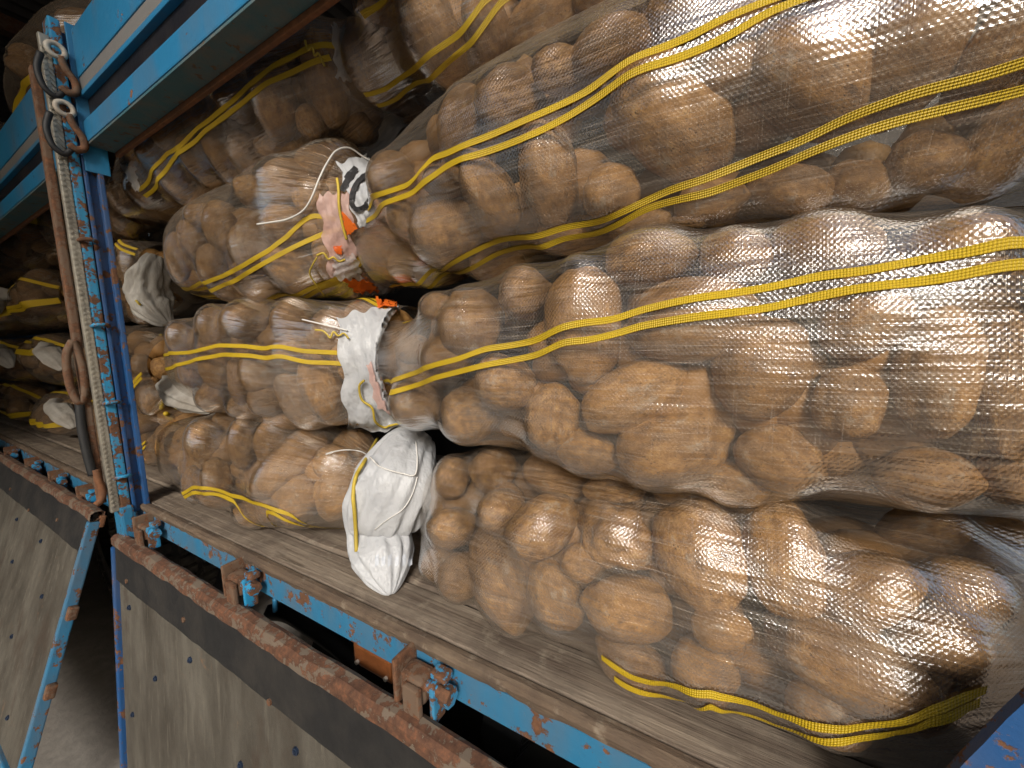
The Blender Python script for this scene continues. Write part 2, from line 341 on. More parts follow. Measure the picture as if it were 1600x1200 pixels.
class Sack:
    def __init__(s, x0, x1, yc, hy, zc, hz, n=3.1, kl=4., kr=5., nu=90, nv=72, slope=0., film='film', ym=0.):
        s.__dict__.update(locals()); s.pot = []; s.objs = []; s.root = None
        s.U = np.linspace(0, 1, nu); s.P = np.arange(nv) * 2 * math.pi / nv
        s.R0 = s.base(s.U[:, None], s.P[None, :]); s.bvh = s.mkbvh(s.R0)
    def prof(s, u):
        w = 2 * u - 1; k = np.where(w < 0, s.kl, s.kr); return np.sqrt(np.clip(1 - np.abs(w) ** k, .003, 1))
    def base(s, u, p):
        return s.prof(u) / ((np.abs(np.cos(p)) / s.hy) ** s.n + (np.abs(np.sin(p)) / s.hz) ** s.n) ** (1 / s.n)
    def cen(s, u):
        u = np.asarray(u, float); x = s.x0 + (s.x1 - s.x0) * u
        return np.stack([x, s.yc + s.ym * (u - .5), s.zc + s.slope * (u - .5) + 0 * u], -1)
    def pts(s, u, p, R):
        c = s.cen(u); q = c + np.stack([0 * p * R, -np.cos(p) * R, np.sin(p) * R], -1)
        return q
    def mkbvh(s, R):
        v = s.pts(np.repeat(s.U, s.nv), np.tile(s.P, s.nu), R.ravel())
        return BVHTree.FromPolygons([tuple(a) for a in v], [tuple(map(int, f)) for f in grid_faces(s.nu, s.nv)])
    def hit(s, px, py, bvh=None):
        dr = ray(px, py); h = (bvh or s.bvh).ray_cast(Vector(CAM), Vector(dr))
        if h[0] is not None and h[3] < 12:
            nn = h[1] if h[1].dot(Vector(dr)) < 0 else -h[1]
            return np.array(h[0]), np.array(nn)
        # nearest approach: slide along the ray to the sack's middle plane
        p = CAM + dr * ((s.yc - .25 * s.hy - CAM[1]) / dr[1]); q = (bvh or s.bvh).find_nearest(Vector(p))
        return np.array(q[0]) * .6 + p * .4, -dr
    def up(s, p):
        u = np.clip((p[0] - s.x0) / (s.x1 - s.x0), 0, 1); c = s.cen(u); return float(u), math.atan2(p[2] - c[2], -(p[1] - c[1]))
    def add(s, px, py, rx, ry, ang=0, push=.8, me=None, label=None):
        h, n = s.hit(px, py); dr = ray(px, py); t = np.linalg.norm(h - CAM); a = math.radians(ang)
        def axis(r, an):
            e = ray(px + r * math.cos(an), py + r * math.sin(an)); q = CAM + e * (t / e.dot(dr)); e2 = ray(px - r * math.cos(an), py - r * math.sin(an)); q2 = CAM + e2 * (t / e2.dot(dr)); return (q - q2) / 2
        A = axis(rx * 1.12, a); B = axis(ry * 1.12, a + math.pi / 2); la, lb = np.linalg.norm(A), np.linalg.norm(B); c = min(min(la, lb) * .92, .055)
        k = (t + push * c) / t; c0 = h + dr * push * c
        e1 = A / la; e3 = dr; e2 = np.cross(e3, e1); e2 /= np.linalg.norm(e2); e3 = np.cross(e1, e2)
        s.put(c0, np.stack([e1, e2, e3], 1), np.array([la * k, lb * k, c]), me, label)
    def put(s, c, Rm, sc, me=None, label=None, lo=False):
        zz = c[2] - np.sqrt(((Rm[2] * sc) ** 2).sum())
        if zz < 1.006: c = c + np.array([0, 0, 1.006 - zz])
        s.pot.append((c, Rm, sc, me, label, lo))
    def rand(s, k, urange=(.05, .95), prange=(-.9, 1.1), size=(.036, .05), rr=random):
        for _ in range(k):
            u = rr.uniform(*urange); p = rr.uniform(*prange); sz = rr.uniform(*size); el = rr.uniform(1.05, 1.5)
            R = float(s.base(np.float64(u), np.float64(p))); c = s.pts(np.float64(u), np.float64(p), np.float64(max(R - sz * .75, .01)))
            q = np.array(Matrix.Rotation(rr.uniform(0, 6.28), 3, Vector((rr.gauss(0, 1), rr.gauss(0, 1), rr.gauss(0, 1))).normalized()))
            s.put(np.array(c), q, np.array([sz * el, sz, sz * .9]), None, None, True)
    def labels(s, sack):
        W = 'first second third fourth fifth sixth seventh eighth ninth tenth eleventh twelfth thirteenth fourteenth fifteenth sixteenth'.split()
        phi = np.array([s.up(p[0])[1] for p in s.pot]); n = len(phi); out = [''] * n
        if not n: return out
        rk = np.argsort(np.argsort(phi)); rows = (rk * 3 // n) if n > 6 else rk * 0 + 1
        for b in range(3):
            ii = [i for i in np.argsort([p[0][0] for p in s.pot]) if rows[i] == b]
            for k, i in enumerate(ii):
                sc = sorted(s.pot[i][2]); shape = 'long' if sc[2] > 1.35 * sc[1] else 'round' if sc[2] < 1.12 * sc[1] else 'oval'
                row = ('lower row', 'middle row', 'upper row')[b] if n > 6 else 'row'
                out[i] = f'{shape} brown potato, {W[k]} from left, {row}, {sack}'
        return out
    def obstacle(s):
        R = s.R0 * np.where(np.sin(s.P) < -.3, s.floor, .925)[None, :]; e = np.stack([0 * s.P, -np.cos(s.P), np.sin(s.P)], -1); X = s.cen(s.U)
        for c, Rm, sc, *_ in s.pot:
            ext = np.sqrt(((Rm[0] * sc) ** 2).sum()); ii = np.where(np.abs(X[:, 0] - c[0]) < ext * 1.02)[0]
            if not len(ii): continue
            W = (Rm / (sc * 1.012)).T
            o = (X[ii] - c) @ W.T; dd = e @ W.T
            aa = (dd * dd).sum(1)[None, :]; bb = o @ dd.T; cc = (o * o).sum(1)[:, None] - 1; disc = bb * bb - aa * cc
            tt = np.where(disc > 0, (-bb + np.sqrt(np.maximum(disc, 0))) / aa, 0)
            R[ii] = np.maximum(R[ii], tt)
        return R
    def wrap(s, iters=120, wu=.33):
        ob = s.obstacle(); R = ob.copy(); wv = .5 - wu
        for it in range(iters):
            a = wu * (np.vstack([R[:1], R[:-1]]) + np.vstack([R[1:], R[-1:]])) + wv * (np.roll(R, 1, 1) + np.roll(R, -1, 1))
            R = np.maximum(ob, a)
        # one soft pass so that contacts have no hard rim
        a = .25 * (np.vstack([R[:1], R[:-1]]) + np.vstack([R[1:], R[-1:]]) + np.roll(R, 1, 1) + np.roll(R, -1, 1)); R = np.maximum(R, a) + .0008
        gap = np.clip((R - ob) / .008, 0, 1)
        uu, pp = np.meshgrid(s.U, s.P, indexing='ij'); w = np.zeros_like(R); r2 = np.random.default_rng(int(abs(s.x0 * 1000 + s.zc * 777)))
        for _ in range(9):
            f = r2.uniform(25, 70); w += np.sin(f * pp + r2.uniform(-9, 9) * uu * 6 + r2.uniform(0, 6)) * r2.uniform(.2, 1)
        R = R + gap * w * .00035
        sn = np.sin(s.P)[None, :]; zc = s.cen(s.U)[:, 2:3]; R = np.where(sn < -.05, np.minimum(R, (zc - 1.0038) / np.maximum(-sn, .05)), R)
        s.R = R; s.fb = s.mkbvh(R); return s
    def evalR(s, u, p):
        p = (p % (2 * math.pi)) / (2 * math.pi) * s.nv; fu = np.clip(u, 0, 1) * (s.nu - 1); i = np.minimum(fu.astype(int), s.nu - 2); a = fu - i; j = p.astype(int) % s.nv; b = p - np.floor(p); j2 = (j + 1) % s.nv
        return (s.R[i, j] * (1 - a) + s.R[i + 1, j] * a) * (1 - b) + (s.R[i, j2] * (1 - a) + s.R[i + 1, j2] * a) * b
    def finish(s, name_label, group, plabel, pgroup, fill=46, keepfaces=None):
        zb = s.zc - s.hz
        s.root = tag(empty('potato_sack', (float((s.x0 + s.x1) / 2), s.yc, zb)), name_label, 'sack', group)
        v = s.pts(np.repeat(s.U, s.nv), np.tile(s.P, s.nu), s.R.ravel()); v[:, 2] = np.maximum(v[:, 2], 1.0035)
        uv = np.stack([v[:, 0], np.tile(np.where(s.P > math.pi, s.P - 2 * math.pi, s.P), s.nu) * .19], 1)
        mesh('mesh_fabric', v, grid_faces(s.nu, s.nv), M[s.film], s.root, True, uv)
        labs = s.labels(plabel)
        for (c, Rm, sc, me, lab, lo), auto in zip(s.pot, labs):
            o = bpy.data.objects.new('potato', me or (LO if lo else HI)[random.randrange(6 if lo else 14)]); COL.objects.link(o)
            mm = np.eye(4); mm[:3, :3] = Rm * sc; mm[:3, 3] = c; o.matrix_world = Matrix(mm.tolist())
            tag(o, lab or auto, 'potato', pgroup)
        r2 = random.Random(int(abs(s.x0 * 997 + s.zc * 311)))
        for _ in range(fill):
            u = r2.uniform(.03, .97); p = r2.uniform(-1.9, 1.9); sz = r2.uniform(.036, .052)
            R = float(s.base(np.float64(u), np.float64(p))) * .90 - sz * 1.30
            if R < .005: continue
            c = s.pts(np.float64(u), np.float64(p), np.float64(R)); c[2] = max(c[2], 1.06)
            co, fa = _lo[r2.randrange(4)]; q = np.array(Matrix.Rotation(r2.uniform(0, 6.28), 3, Vector((r2.gauss(0, 1), r2.gauss(0, 1), r2.gauss(0, 1))).normalized()))
            FILL[0].append((co * np.array([sz * 1.25, sz, sz * .95])) @ q.T + c); FILL[1].append(fa)
        return s
    def stripe(s, upts=None, px=None, phi=None, width=.0115, u0=.02, u1=.985, off=.0016, seg=150):
        if px is not None:
            q = sorted(s.up(s.hit(a, b, s.fb)[0]) for a, b in px); us = np.array([a for a, _ in q]); ps = np.array([b for _, b in q])
        else: us = np.linspace(0, 1, 7); ps = phi + np.array([random.gauss(0, .035) for _ in us])
        lo, hi = (us.min() if px is not None and s.traced_left else u0), u1
        u = np.linspace(min(lo, u0) if not s.traced_left else lo, hi, seg); p = np.interp(u, us, ps)
        for _ in range(3): p[1:-1] = (p[:-2] + 2 * p[1:-1] + p[2:]) / 4
        nn = 5; vs_, uv_ = [], []
        for j in range(nn):
            k = (j / (nn - 1) - .5) * width; Rr = s.evalR(u, p); pj = p + k / np.maximum(Rr, .06); Rj = s.evalR(u, pj) + off
            q = s.pts(u, pj, Rj); q[:, 2] = np.maximum(q[:, 2], 1.0045); vs_.append(q); uv_.append(np.stack([q[:, 0], 0 * u + k], 1))
        vs_ = np.stack(vs_, 1).reshape(-1, 3); uv_ = np.stack(uv_, 1).reshape(-1, 2)
        return mesh('yellow_stripe', vs_, grid_faces(seg, nn, False), M['stripe'], s.root, True, uv_)
    traced_left = False; floor = .90
    def patch(s, name, quad, mat, off=.004, n=18, wr=.0015, jag=2.5, parent=None, seed=0):
        """piece of plastic lying on the sack: quad = four picture corners (tl, tr, br, bl)"""
        rr = random.Random(seed + int(quad[0][0])); vs_ = []; ph = [rr.uniform(0, 6) for _ in range(6)]
        for i in range(n):
            for j in range(n):
                a, b = i / (n - 1), j / (n - 1); (x0, y0), (x1, y1), (x2, y2), (x3, y3) = quad
                x = (x0 * (1 - b) + x1 * b) * (1 - a) + (x3 * (1 - b) + x2 * b) * a; y = (y0 * (1 - b) + y1 * b) * (1 - a) + (y3 * (1 - b) + y2 * b) * a
                ed = min(a, 1 - a, b, 1 - b); jg = jag * max(0, 1 - ed * 5)
                x += jg * math.sin(a * 17 + ph[0]) ; y += jg * math.sin(b * 19 + ph[1])
                h, nn = s.hit(x, y, s.fb); w = wr * (math.sin(a * 23 + b * 9 + ph[2]) + .7 * math.sin(b * 31 - a * 13 + ph[3]) + .5 * math.sin(a * 47 + b * 39 + ph[4]))
                vs_.append(h + nn * (off + w))
        return mesh(name, vs_, grid_faces(n, n, False), mat, parent or s.root)
    def cord(s, name, px, mat, rad=.0014, off=.004, lift=None, parent=None, sub=6):
        P_ = []
        for k, (a, b) in enumerate(px):
            h, nn = s.hit(a, b, s.fb); P_.append(h + nn * (off + (lift[k] if lift else 0)))
        return tube_curve(name, P_, rad, mat, parent or s.root, sub)
FILL = ([], [])
def smooth_path(P_, sub=6):
    P_ = [np.array(p, float) for p in P_]; out = []
    for i in range(len(P_) - 1):
        p0, p1, p2, p3 = P_[max(i - 1, 0)], P_[i], P_[i + 1], P_[min(i + 2, len(P_) - 1)]
        for k in range(sub):
            t = k / sub; out.append(.5 * (2 * p1 + (p2 - p0) * t + (2 * p0 - 5 * p1 + 4 * p2 - p3) * t * t + (3 * p1 - p0 - 3 * p2 + p3) * t ** 3))
    return out + [P_[-1]]
def tube_curve(name, P_, rad, mat, parent, sub=6): return MB().tube(smooth_path(P_, sub), rad, 6).build(name, mat, parent, True)
def bunch(name, path, rad, mat, parent, flat=.6, folds=9, amp=.10, nu=44, nv=64, seed=0):
    """gathered plastic: a loft with folds, path of world points and half widths"""
    rr = random.Random(seed); pp = np.array(smooth_path(path, 8)); tt = np.linspace(0, 1, len(pp)); uu = np.linspace(0, 1, nu)
    P_ = np.stack([np.interp(uu, tt, pp[:, k]) for k in range(3)], 1); Rr = np.interp(uu, np.linspace(0, 1, len(rad)), rad)
    for _ in range(2): Rr[1:-1] = (Rr[:-2] + 2 * Rr[1:-1] + Rr[2:]) / 4
    T = np.gradient(P_, axis=0); T /= np.linalg.norm(T, axis=1)[:, None]; th = np.arange(nv) * 2 * math.pi / nv; vs_ = []
    ph = [rr.uniform(0, 6.3) for _ in range(8)]
    for i in range(nu):
        n = P_[i] - CAM; n = n / np.linalg.norm(n); S = np.cross(T[i], n); S /= np.linalg.norm(S); Nn = np.cross(S, T[i])
        pin = 1 / (1 + Rr[i] / .03)
        f = 1 + amp * (np.sin(folds * th + ph[0] + 2 * math.sin(uu[i] * 5)) * (.5 + pin) + .6 * np.sin((folds + 4) * th + ph[1] - uu[i] * 7) + .35 * np.sin(3 * th + uu[i] * 11 + ph[2]) + .3 * np.sin(2 * folds * th + uu[i] * 25 + ph[3]))
        vs_.append(P_[i] + (S[None] * np.cos(th)[:, None] + Nn[None] * np.sin(th)[:, None] * flat) * (Rr[i] * f)[:, None])
    v = np.concatenate(vs_); v[:, 2] = np.maximum(v[:, 2], 1.004)
    f = [tuple(q) for q in grid_faces(nu, nv)] + [tuple(range(nv))[::-1], tuple(range((nu - 1) * nv, nu * nv))]
    return mesh(name, v, f, mat, parent)
# ------------------------------------------------------------------ sacks of the near stack
GN = 'mesh sacks stacked on the truck'
def near(**k): return Sack(nu=230, nv=190, **k)
A1 = near(x0=-.74, x1=.34, yc=.29, hy=.20, zc=2.10, hz=.165, kl=2.2, kr=5)
for q in [(590,105,74,43,60),(682,60,92,45,62),(765,55,75,38,68),(860,42,78,56,150),(605,8,48,32,0),(950,0,60,45,20),(640,165,40,28,25)]: A1.add(*q)
B1 = near(x0=-.74, x1=.46, yc=.275, hy=.20, zc=1.765, hz=.178, kl=2.2, kr=7)
for q in [(618,284,40,44,0),(640,337,33,36,0),(722,198,62,38,105),(695,283,36,28,0),(800,160,54,56,0),(768,303,70,38,60),(700,358,58,60,0),(598,400,60,40,55),
          (858,280,88,48,78),(957,302,46,48,0),(1050,192,112,88,50),(1270,125,112,98,30),(1415,95,80,105,0),(1562,90,66,105,0),(1545,250,66,62,0),(1440,255,62,48,10),
          (1235,300,68,46,15),(775,412,46,28,0),(690,432,45,24,-10),(960,75,76,46,-20),(1075,15,70,45,-10),(1110,315,60,36,-8),(885,372,48,26,0),(880,110,50,40,0),(1000,355,50,26,-12),(640,428,42,30,20),(1340,295,62,46,0),(1130,110,60,60,0)]: B1.add(*q)
C1 = near(x0=-.69, x1=.46, yc=.265, hy=.20, zc=1.425, hz=.180, kl=2.2, kr=7)
for q in [(604,544,42,43,0),(738,508,52,56,0),(685,480,28,22,0),(792,600,52,46,15),(735,648,46,43,0),(862,655,56,45,100),(655,628,42,40,0),(912,508,97,58,86),
          (1015,405,74,46,-10),(1082,500,108,70,-8),(820,460,42,42,0),(988,618,90,52,-27),(1186,578,88,75,120),(1050,692,94,68,-15),(918,705,52,36,15),(1215,716,74,50,25),
          (1142,752,58,34,15),(1325,632,62,62,0),(1465,585,76,108,90-90),(1445,747,84,46,0),(1285,385,88,50,0),(1148,400,58,42,0),(1575,600,55,120,0),(1500,395,92,60,0),(1350,500,78,62,0),(1575,745,60,45,0),(700,560,40,34,0)]: C1.add(*q)
D1 = near(x0=-.615, x1=.31, yc=.240, hy=.20, zc=1.13, hz=.135, kl=3, kr=5, ym=-.05)
for q in [(708,748,28,35,0),(772,733,39,35,0),(872,742,57,39,15),(708,823,39,33,0),(785,798,39,37,0),(848,822,60,47,-38),(785,905,80,46,68),(870,930,63,43,75),(908,880,33,31,0),
          (980,947,70,53,8),(1095,866,97,68,72),(1125,982,50,35,0),(985,1032,62,38,35),(1100,1045,58,50,20),(688,880,30,30,0),(722,898,38,40,0),(1227,872,92,62,85),(1335,1040,142,60,24),
          (1352,920,84,58,-15),(1552,838,84,46,0),(1500,925,80,58,0),(1290,1112,74,44,20),(1465,1005,74,48,0),(962,765,52,26,0),(1060,770,40,24,0),(1440,830,70,40,-10)]: D1.add(*q)
D1.add(966, 838, 68, 55, 32, me=KNOB, label='knobbly potato with a deep crease in the bottom right sack')
D1.floor = .985
E1 = Sack(x0=-.5, x1=.4, yc=.31, hy=.2, zc=2.43, hz=.15, nu=110, nv=90)
E1.rand(14, prange=(-1.4, .3), size=(.045, .06))
# second stack, up to the blue post
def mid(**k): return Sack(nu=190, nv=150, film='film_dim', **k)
A2 = mid(x0=-2.02, x1=-.68, yc=.28, hy=.19, zc=2.06, hz=.155, kl=5, kr=3.2, slope=.02)
for q in [(432,160,65,38,85),(512,125,84,33,80),(488,195,33,22,70),(455,58,32,32,0),(390,238,36,38,0),(345,235,56,22,68),(307,247,46,20,62),(372,160,42,28,60),(282,285,44,24,55),
          (435,235,36,26,0),(262,205,42,25,70),(225,300,30,22,60),(300,165,34,22,60),(240,240,28,20,60),(560,200,34,28,20),(195,310,26,26,0)]: A2.add(*q)
B2 = mid(x0=-1.72, x1=-.66, yc=.275, hy=.19, zc=1.765, hz=.165, kl=3, kr=2.6)
for q in [(395,300,28,26,0),(455,287,52,40,0),(508,256,52,34,-20),(348,360,42,28,82),(305,375,32,22,80),(280,402,40,20,85),(333,415,35,25,80),(395,390,46,35,80),(445,352,40,36,0),
          (462,422,56,34,30),(402,440,46,28,40),(490,310,32,32,0),(357,448,32,20,30),(318,338,28,20,0),(520,400,34,40,0),(548,428,46,36,10),(592,425,40,34,0),(565,330,44,44,0)]: B2.add(*q)
C2 = mid(x0=-1.80, x1=-.66, yc=.265, hy=.19, zc=1.425, hz=.165, kl=3, kr=3)
for q in [(283,530,28,22,80),(245,530,25,18,80),(338,515,36,30,80),(390,500,42,32,-20),(460,505,36,36,0),(413,580,39,35,0),(373,592,40,18,82),(460,550,36,30,0),(465,625,48,28,58),
          (502,605,56,32,70),(340,572,36,28,80),(332,620,26,22,0),(420,622,32,28,0),(385,634,30,20,0),(445,652,34,22,20),(505,660,46,25,25),(300,580,26,20,80),(520,520,40,40,0),(560,560,40,40,0),(575,508,44,36,0),(612,520,40,40,0),(590,620,44,44,0)]: C2.add(*q)
D2 = mid(x0=-1.83, x1=-.70, yc=.232, hy=.192, zc=1.128, hz=.128, kl=3.5, kr=3)
for q in [(380,695,40,25,88),(425,695,40,28,85),(456,720,70,34,-45),(520,722,31,28,0),(553,695,32,26,0),(467,778,39,42,0),(530,766,38,46,0),(515,840,43,30,20),(540,872,36,22,20),(418,756,31,26,0),
          (422,790,30,22,80),(340,748,33,25,80),(305,756,28,20,80),(335,778,30,15,20),(395,802,29,22,20),(457,826,42,20,22),(320,692,36,30,80),(360,660,30,20,0),(580,800,40,40,0)]: D2.add(*q)
D2.floor = .985
# third stack: only the ends facing us show right of the post, the rest hides behind it
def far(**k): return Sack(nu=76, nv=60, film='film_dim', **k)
A3 = far(x0=-2.95, x1=-2.0, yc=.27, hy=.19, zc=2.06, hz=.15)
B3 = far(x0=-2.75, x1=-1.78, yc=.275, hy=.19, zc=1.745, hz=.15, kr=6)
C3 = far(x0=-2.75, x1=-1.80, yc=.265, hy=.19, zc=1.42, hz=.155, kr=6)
D3 = far(x0=-2.75, x1=-1.80, yc=.255, hy=.185, zc=1.13, hz=.13, kr=6)
for S, L in ((A3, [(185,340,20,22,0),(200,355,25,15,0)]), (B3, [(207,430,20,42,90-90),(198,395,16,18,0),(222,485,24,20,0)]), (C3, [(235,610,22,36,0),(222,570,18,18,0),(255,575,20,18,0)]),
             (D3, [(270,690,34,34,0),(255,738,24,28,0),(305,655,38,18,0),(240,700,16,24,0)])):
    for q in L: S.add(*q)
LEFT = []
rl = random.Random(5)
for ci, (xa, xb) in enumerate(((-3.72, -2.86), (-4.62, -3.76), (-5.6, -4.66))):
    for li, (zc, hz) in enumerate(((1.13, .13), (1.42, .155), (1.745, .155), (2.06, .155))):
        j = rl.uniform(-.07, .07)
        S = far(x0=xa + j, x1=xb + j, yc=.26 + rl.uniform(-.02, .03), hy=.185, zc=zc, hz=hz, kl=3, kr=3, slope=rl.uniform(-.03, .03)); S.rand(6 if ci == 0 else 5, (.1, .92), (-.7, .9), (.045, .062), rl); LEFT.append((ci, li, S))
T3 = far(x0=-2.75, x1=-1.72, yc=.20, hy=.19, zc=2.50, hz=.16, kr=3); T3.rand(8, (.5, .97), (-1.2, .6), (.045, .06), rl)
T4 = far(x0=-3.9, x1=-2.95, yc=.20, hy=.19, zc=2.47, hz=.16, kr=3); T4.rand(6, (.1, .97), (-1.2, .6), (.045, .06), rl)
T5 = far(x0=-4.9, x1=-3.95, yc=.22, hy=.19, zc=2.45, hz=.16, kr=3); T5.rand(5, (.1, .97), (-1.2, .6), (.045, .06), rl)

NAMED = [
 (A1, 'glossy mesh potato sack at top centre, above the large glossy sack', 'potatoes in the top near sack', 'top centre glossy sack'),
 (B1, 'large glossy mesh potato sack at upper right with two pairs of yellow stripes', 'potatoes in the upper right sack', 'large upper right sack'),
 (C1, 'long mesh potato sack in the middle right with one yellow stripe pair across it', 'potatoes in the middle right sack', 'middle right sack'),
 (D1, 'bulging mesh potato sack at lower right lying on the wooden deck', 'potatoes in the bottom right sack', 'bottom right sack'),
 (E1, 'potato sack just showing at the top edge above the glossy sacks', 'potatoes in the uppermost sack', 'sack at the top edge'),
 (A2, 'mesh potato sack directly under the blue side board with slanting yellow stripes', 'potatoes in the sack under the side board', 'sack under the board'),
 (B2, 'mesh potato sack with a white end printed 10 and an orange patch', 'potatoes in the sack printed 10', 'sack printed 10'),
 (C2, 'mesh potato sack with a flat white woven end panel and level stripes', 'potatoes in the sack with the flat white end', 'flat white ended sack'),
 (D2, 'mesh potato sack on the deck with a bunched white plastic neck', 'potatoes in the sack with the bunched white neck', 'bunched neck sack'),
 (A3, 'potato sack end beside the post, right under the blue side board', 'potatoes in the top sack by the post', 'topmost sack end beside post'),
 (B3, 'potato sack end with crumpled white neck beside the post, upper one', 'potatoes in the upper white necked sack by the post', 'upper white-necked sack end'),
 (C3, 'potato sack end with white neck and small black mark beside the post', 'potatoes in the lower white necked sack by the post', 'lower white-necked sack end'),
 (D3, 'potato sack end tied with yellow stripes at the foot of the post', 'potatoes in the sack at the foot of the post', 'sack end at post foot'),
 (T3, 'potato sack lying on top of the load above the post', 'potatoes in the sack above the post', 'sack above the post'),
 (T4, 'shaded potato sack on top of the load, next left of the post', 'potatoes in the top sack left of the post', 'top sack left of post'),
 (T5, 'shaded potato sack on top of the load, farthest to the left', 'potatoes in the farthest top sack', 'farthest top sack'),
]
LAYER = ('bottom', 'second', 'third', 'fourth'); CS = ('next past post', 'second past post', 'farthest left'); CN = ('nearest the post', 'second from the post', 'farthest at the left edge')
for ci, li, S in LEFT:
    NAMED.append((S, f'shaded potato sack left of the post, {LAYER[li]} layer up, {CN[ci]}', f'potatoes in the {LAYER[li]} layer left sack {CN[ci]}', f'{LAYER[li]} layer sack {CS[ci]}'))
for S, lab, pg, pl in NAMED:
    hi = S.nu > 150
    S.wrap((170 if S.nu > 200 else 230) if hi else 60); S.finish(lab, GN, pl, pg, 110 if hi else 26)
co = []; fa = []; nbase = 0
for c, f in zip(*FILL): co.append(c); fa.append(f + nbase); nbase += len(c)
fo = mesh('packed_potatoes', np.concatenate(co), np.concatenate(fa), M['potato']); tag(fo, 'brown potatoes packed deep inside the sacks behind the outer ones', 'potatoes', kind='stuff')

# stripes traced on the fabric
def pl(s): return [tuple(map(float, p.split(','))) for p in s.split()]
ST = {
 'A1': ['567,25 602,0', '570,148 605,138 640,113 670,86 700,66 720,52 738,28 757,0', '590,165 620,155 650,130 700,97 738,66 760,35 785,0'],
 'B1': ['563,335 580,320 600,302 640,288 660,265 674,248 700,240 760,215 830,185 890,158 920,143 975,100 1030,78 1080,58 1130,30 1200,2',
        '563,349 600,318 645,302 670,280 700,258 760,238 830,212 880,187 930,156 975,122 1040,98 1085,82 1150,52 1190,25 1245,3',
        '610,448 660,437 700,415 740,393 780,375 830,370 880,355 930,348 1000,318 1050,295 1100,280 1150,260 1200,240 1260,217 1310,190 1360,170 1430,145 1500,128 1560,112 1598,97',
        '620,458 670,450 720,425 780,395 830,385 880,372 930,366 970,348 1010,325 1065,310 1110,300 1150,285 1200,267 1260,240 1310,220 1380,195 1430,182 1500,165 1598,141'],
 'C1': ['583,588 615,593 640,585 680,570 720,560 760,545 800,540 840,532 870,515 910,505 960,500 1000,485 1060,472 1120,462 1200,450 1280,432 1350,425 1450,405 1520,395 1598,379',
        '610,612 640,605 680,590 720,580 760,570 800,563 840,555 880,535 920,532 970,520 1000,510 1060,500 1120,492 1200,482 1260,468 1320,455 1400,445 1480,435 1598,413'],
 'D1': ['940,1025 990,1058 1020,1066 1060,1072 1110,1082 1160,1094 1210,1112 1260,1130 1320,1138 1380,1130 1450,1110 1540,1076',
        '960,1058 1010,1082 1060,1092 1110,1101 1160,1113 1210,1131 1260,1149 1320,1156 1380,1147 1450,1127 1530,1096'],
 'A2': ['217,297 235,277 262,240 277,232 310,200 350,170 400,127 425,105 480,77 505,70 525,72', '227,307 247,280 270,250 282,237 310,217 320,205 355,180 400,145 417,130 460,112 497,95 517,90'],
 'B2': ['272,442 315,441 347,432 377,417 420,392 450,370 475,345 490,336 527,342', '285,450 315,452 340,450 370,437 415,410 452,390 490,372 515,362 540,355'],
 'C2': ['247,560 275,552 307,549 340,540 385,541 415,545 437,541 475,549 520,551 542,552', '252,569 310,561 350,554 395,556 417,560 440,556 480,566 522,567 562,571'],
 'D2': ['272,760 302,761 320,762 362,774 382,778 407,787 445,799 470,809 502,824 552,832', '272,768 302,769 330,771 370,784 410,797 435,803 470,818 507,834 552,843'],
 'D3': ['228,690 250,692 275,700', '228,697 250,701 272,708'], 'C3': ['222,583 240,583 262,586', '222,590 240,590 262,592'], 'B3': ['192,382 215,390 238,398', '190,390 212,398 234,406'],
}
for k, L in ST.items():
    S = globals()[k]; S.traced_left = True
    for q in L: S.stripe(px=pl(q), width=.0086 if S.nu > 200 else .0095, u1=.985 if k in ('B1', 'C1', 'A1') else max(S.up(S.hit(*p, S.fb)[0])[0] for p in pl(q)))
    S.traced_left = False
for ph in (1.22, 1.30): C1.stripe(phi=ph, u0=.04)
for ph in (1.25, 1.34): C2.stripe(phi=ph, u0=.05)
for ph in (-1.05, -.97): B2.stripe(phi=ph, u0=.05)
for ci, li, S in LEFT:
    for ph in ((.25, .34) if li % 2 else (-.3, -.21)): S.stripe(phi=ph, width=.017, seg=50)
    S.stripe(phi=.85 - .2 * li, width=.017, seg=50)
for S in (T3, T4, T5):
    for ph in (-.55, -.44): S.stripe(phi=ph, width=.016, seg=50)

# white ends, necks, stitching and ties of the second stack
C2.patch('end_panel', [(527, 498), (624, 476), (628, 686), (543, 678)], M['white'], .005, 26, .0022, 4)
C2.patch('end_panel', [(578, 566), (640, 560), (648, 660), (592, 632)], M['pink'], .012, 14, .001, 2)
C2.patch('orange_print', [(585, 470), (612, 463), (622, 480), (592, 486)], M['orange'], .010, 8, .0005, 1)
C2.cord('stitching', pl('575,590 567,602 570,620 585,630 590,652 600,670 612,672 628,672 645,665'), M['thread'], .0028, .016)
C2.cord('tie_string', pl('478,502 500,507 520,512 545,520'), M['string'], .0017, .010)
C2.cord('tie_thread', pl('497,516 508,518 514,525 520,530 524,520 532,528 540,524 548,532'), M['thread'], .0020, .012)
B2.patch('end_panel', [(528, 258), (600, 240), (605, 345), (560, 352)], M['white'], .006, 22, .002, 3)
B2.patch('end_panel', [(497, 305), (548, 300), (556, 425), (516, 430)], M['pink'], .005, 18, .0018, 4)
B2.patch('orange_print', [(538, 330), (560, 352), (546, 368), (541, 350)], M['orange'], .012, 8, .0005, 1)
B2.patch('orange_print', [(522, 384), (536, 382), (534, 396), (526, 394)], M['orange'], .010, 8, .0005, 1)
B2.patch('end_panel', [(519, 398), (556, 396), (566, 432), (524, 432)], M['clear'], .010, 14, .002, 3)
B2.patch('orange_print', [(534, 434), (575, 436), (590, 452), (556, 456)], M['orange'], .006, 10, .001, 3)
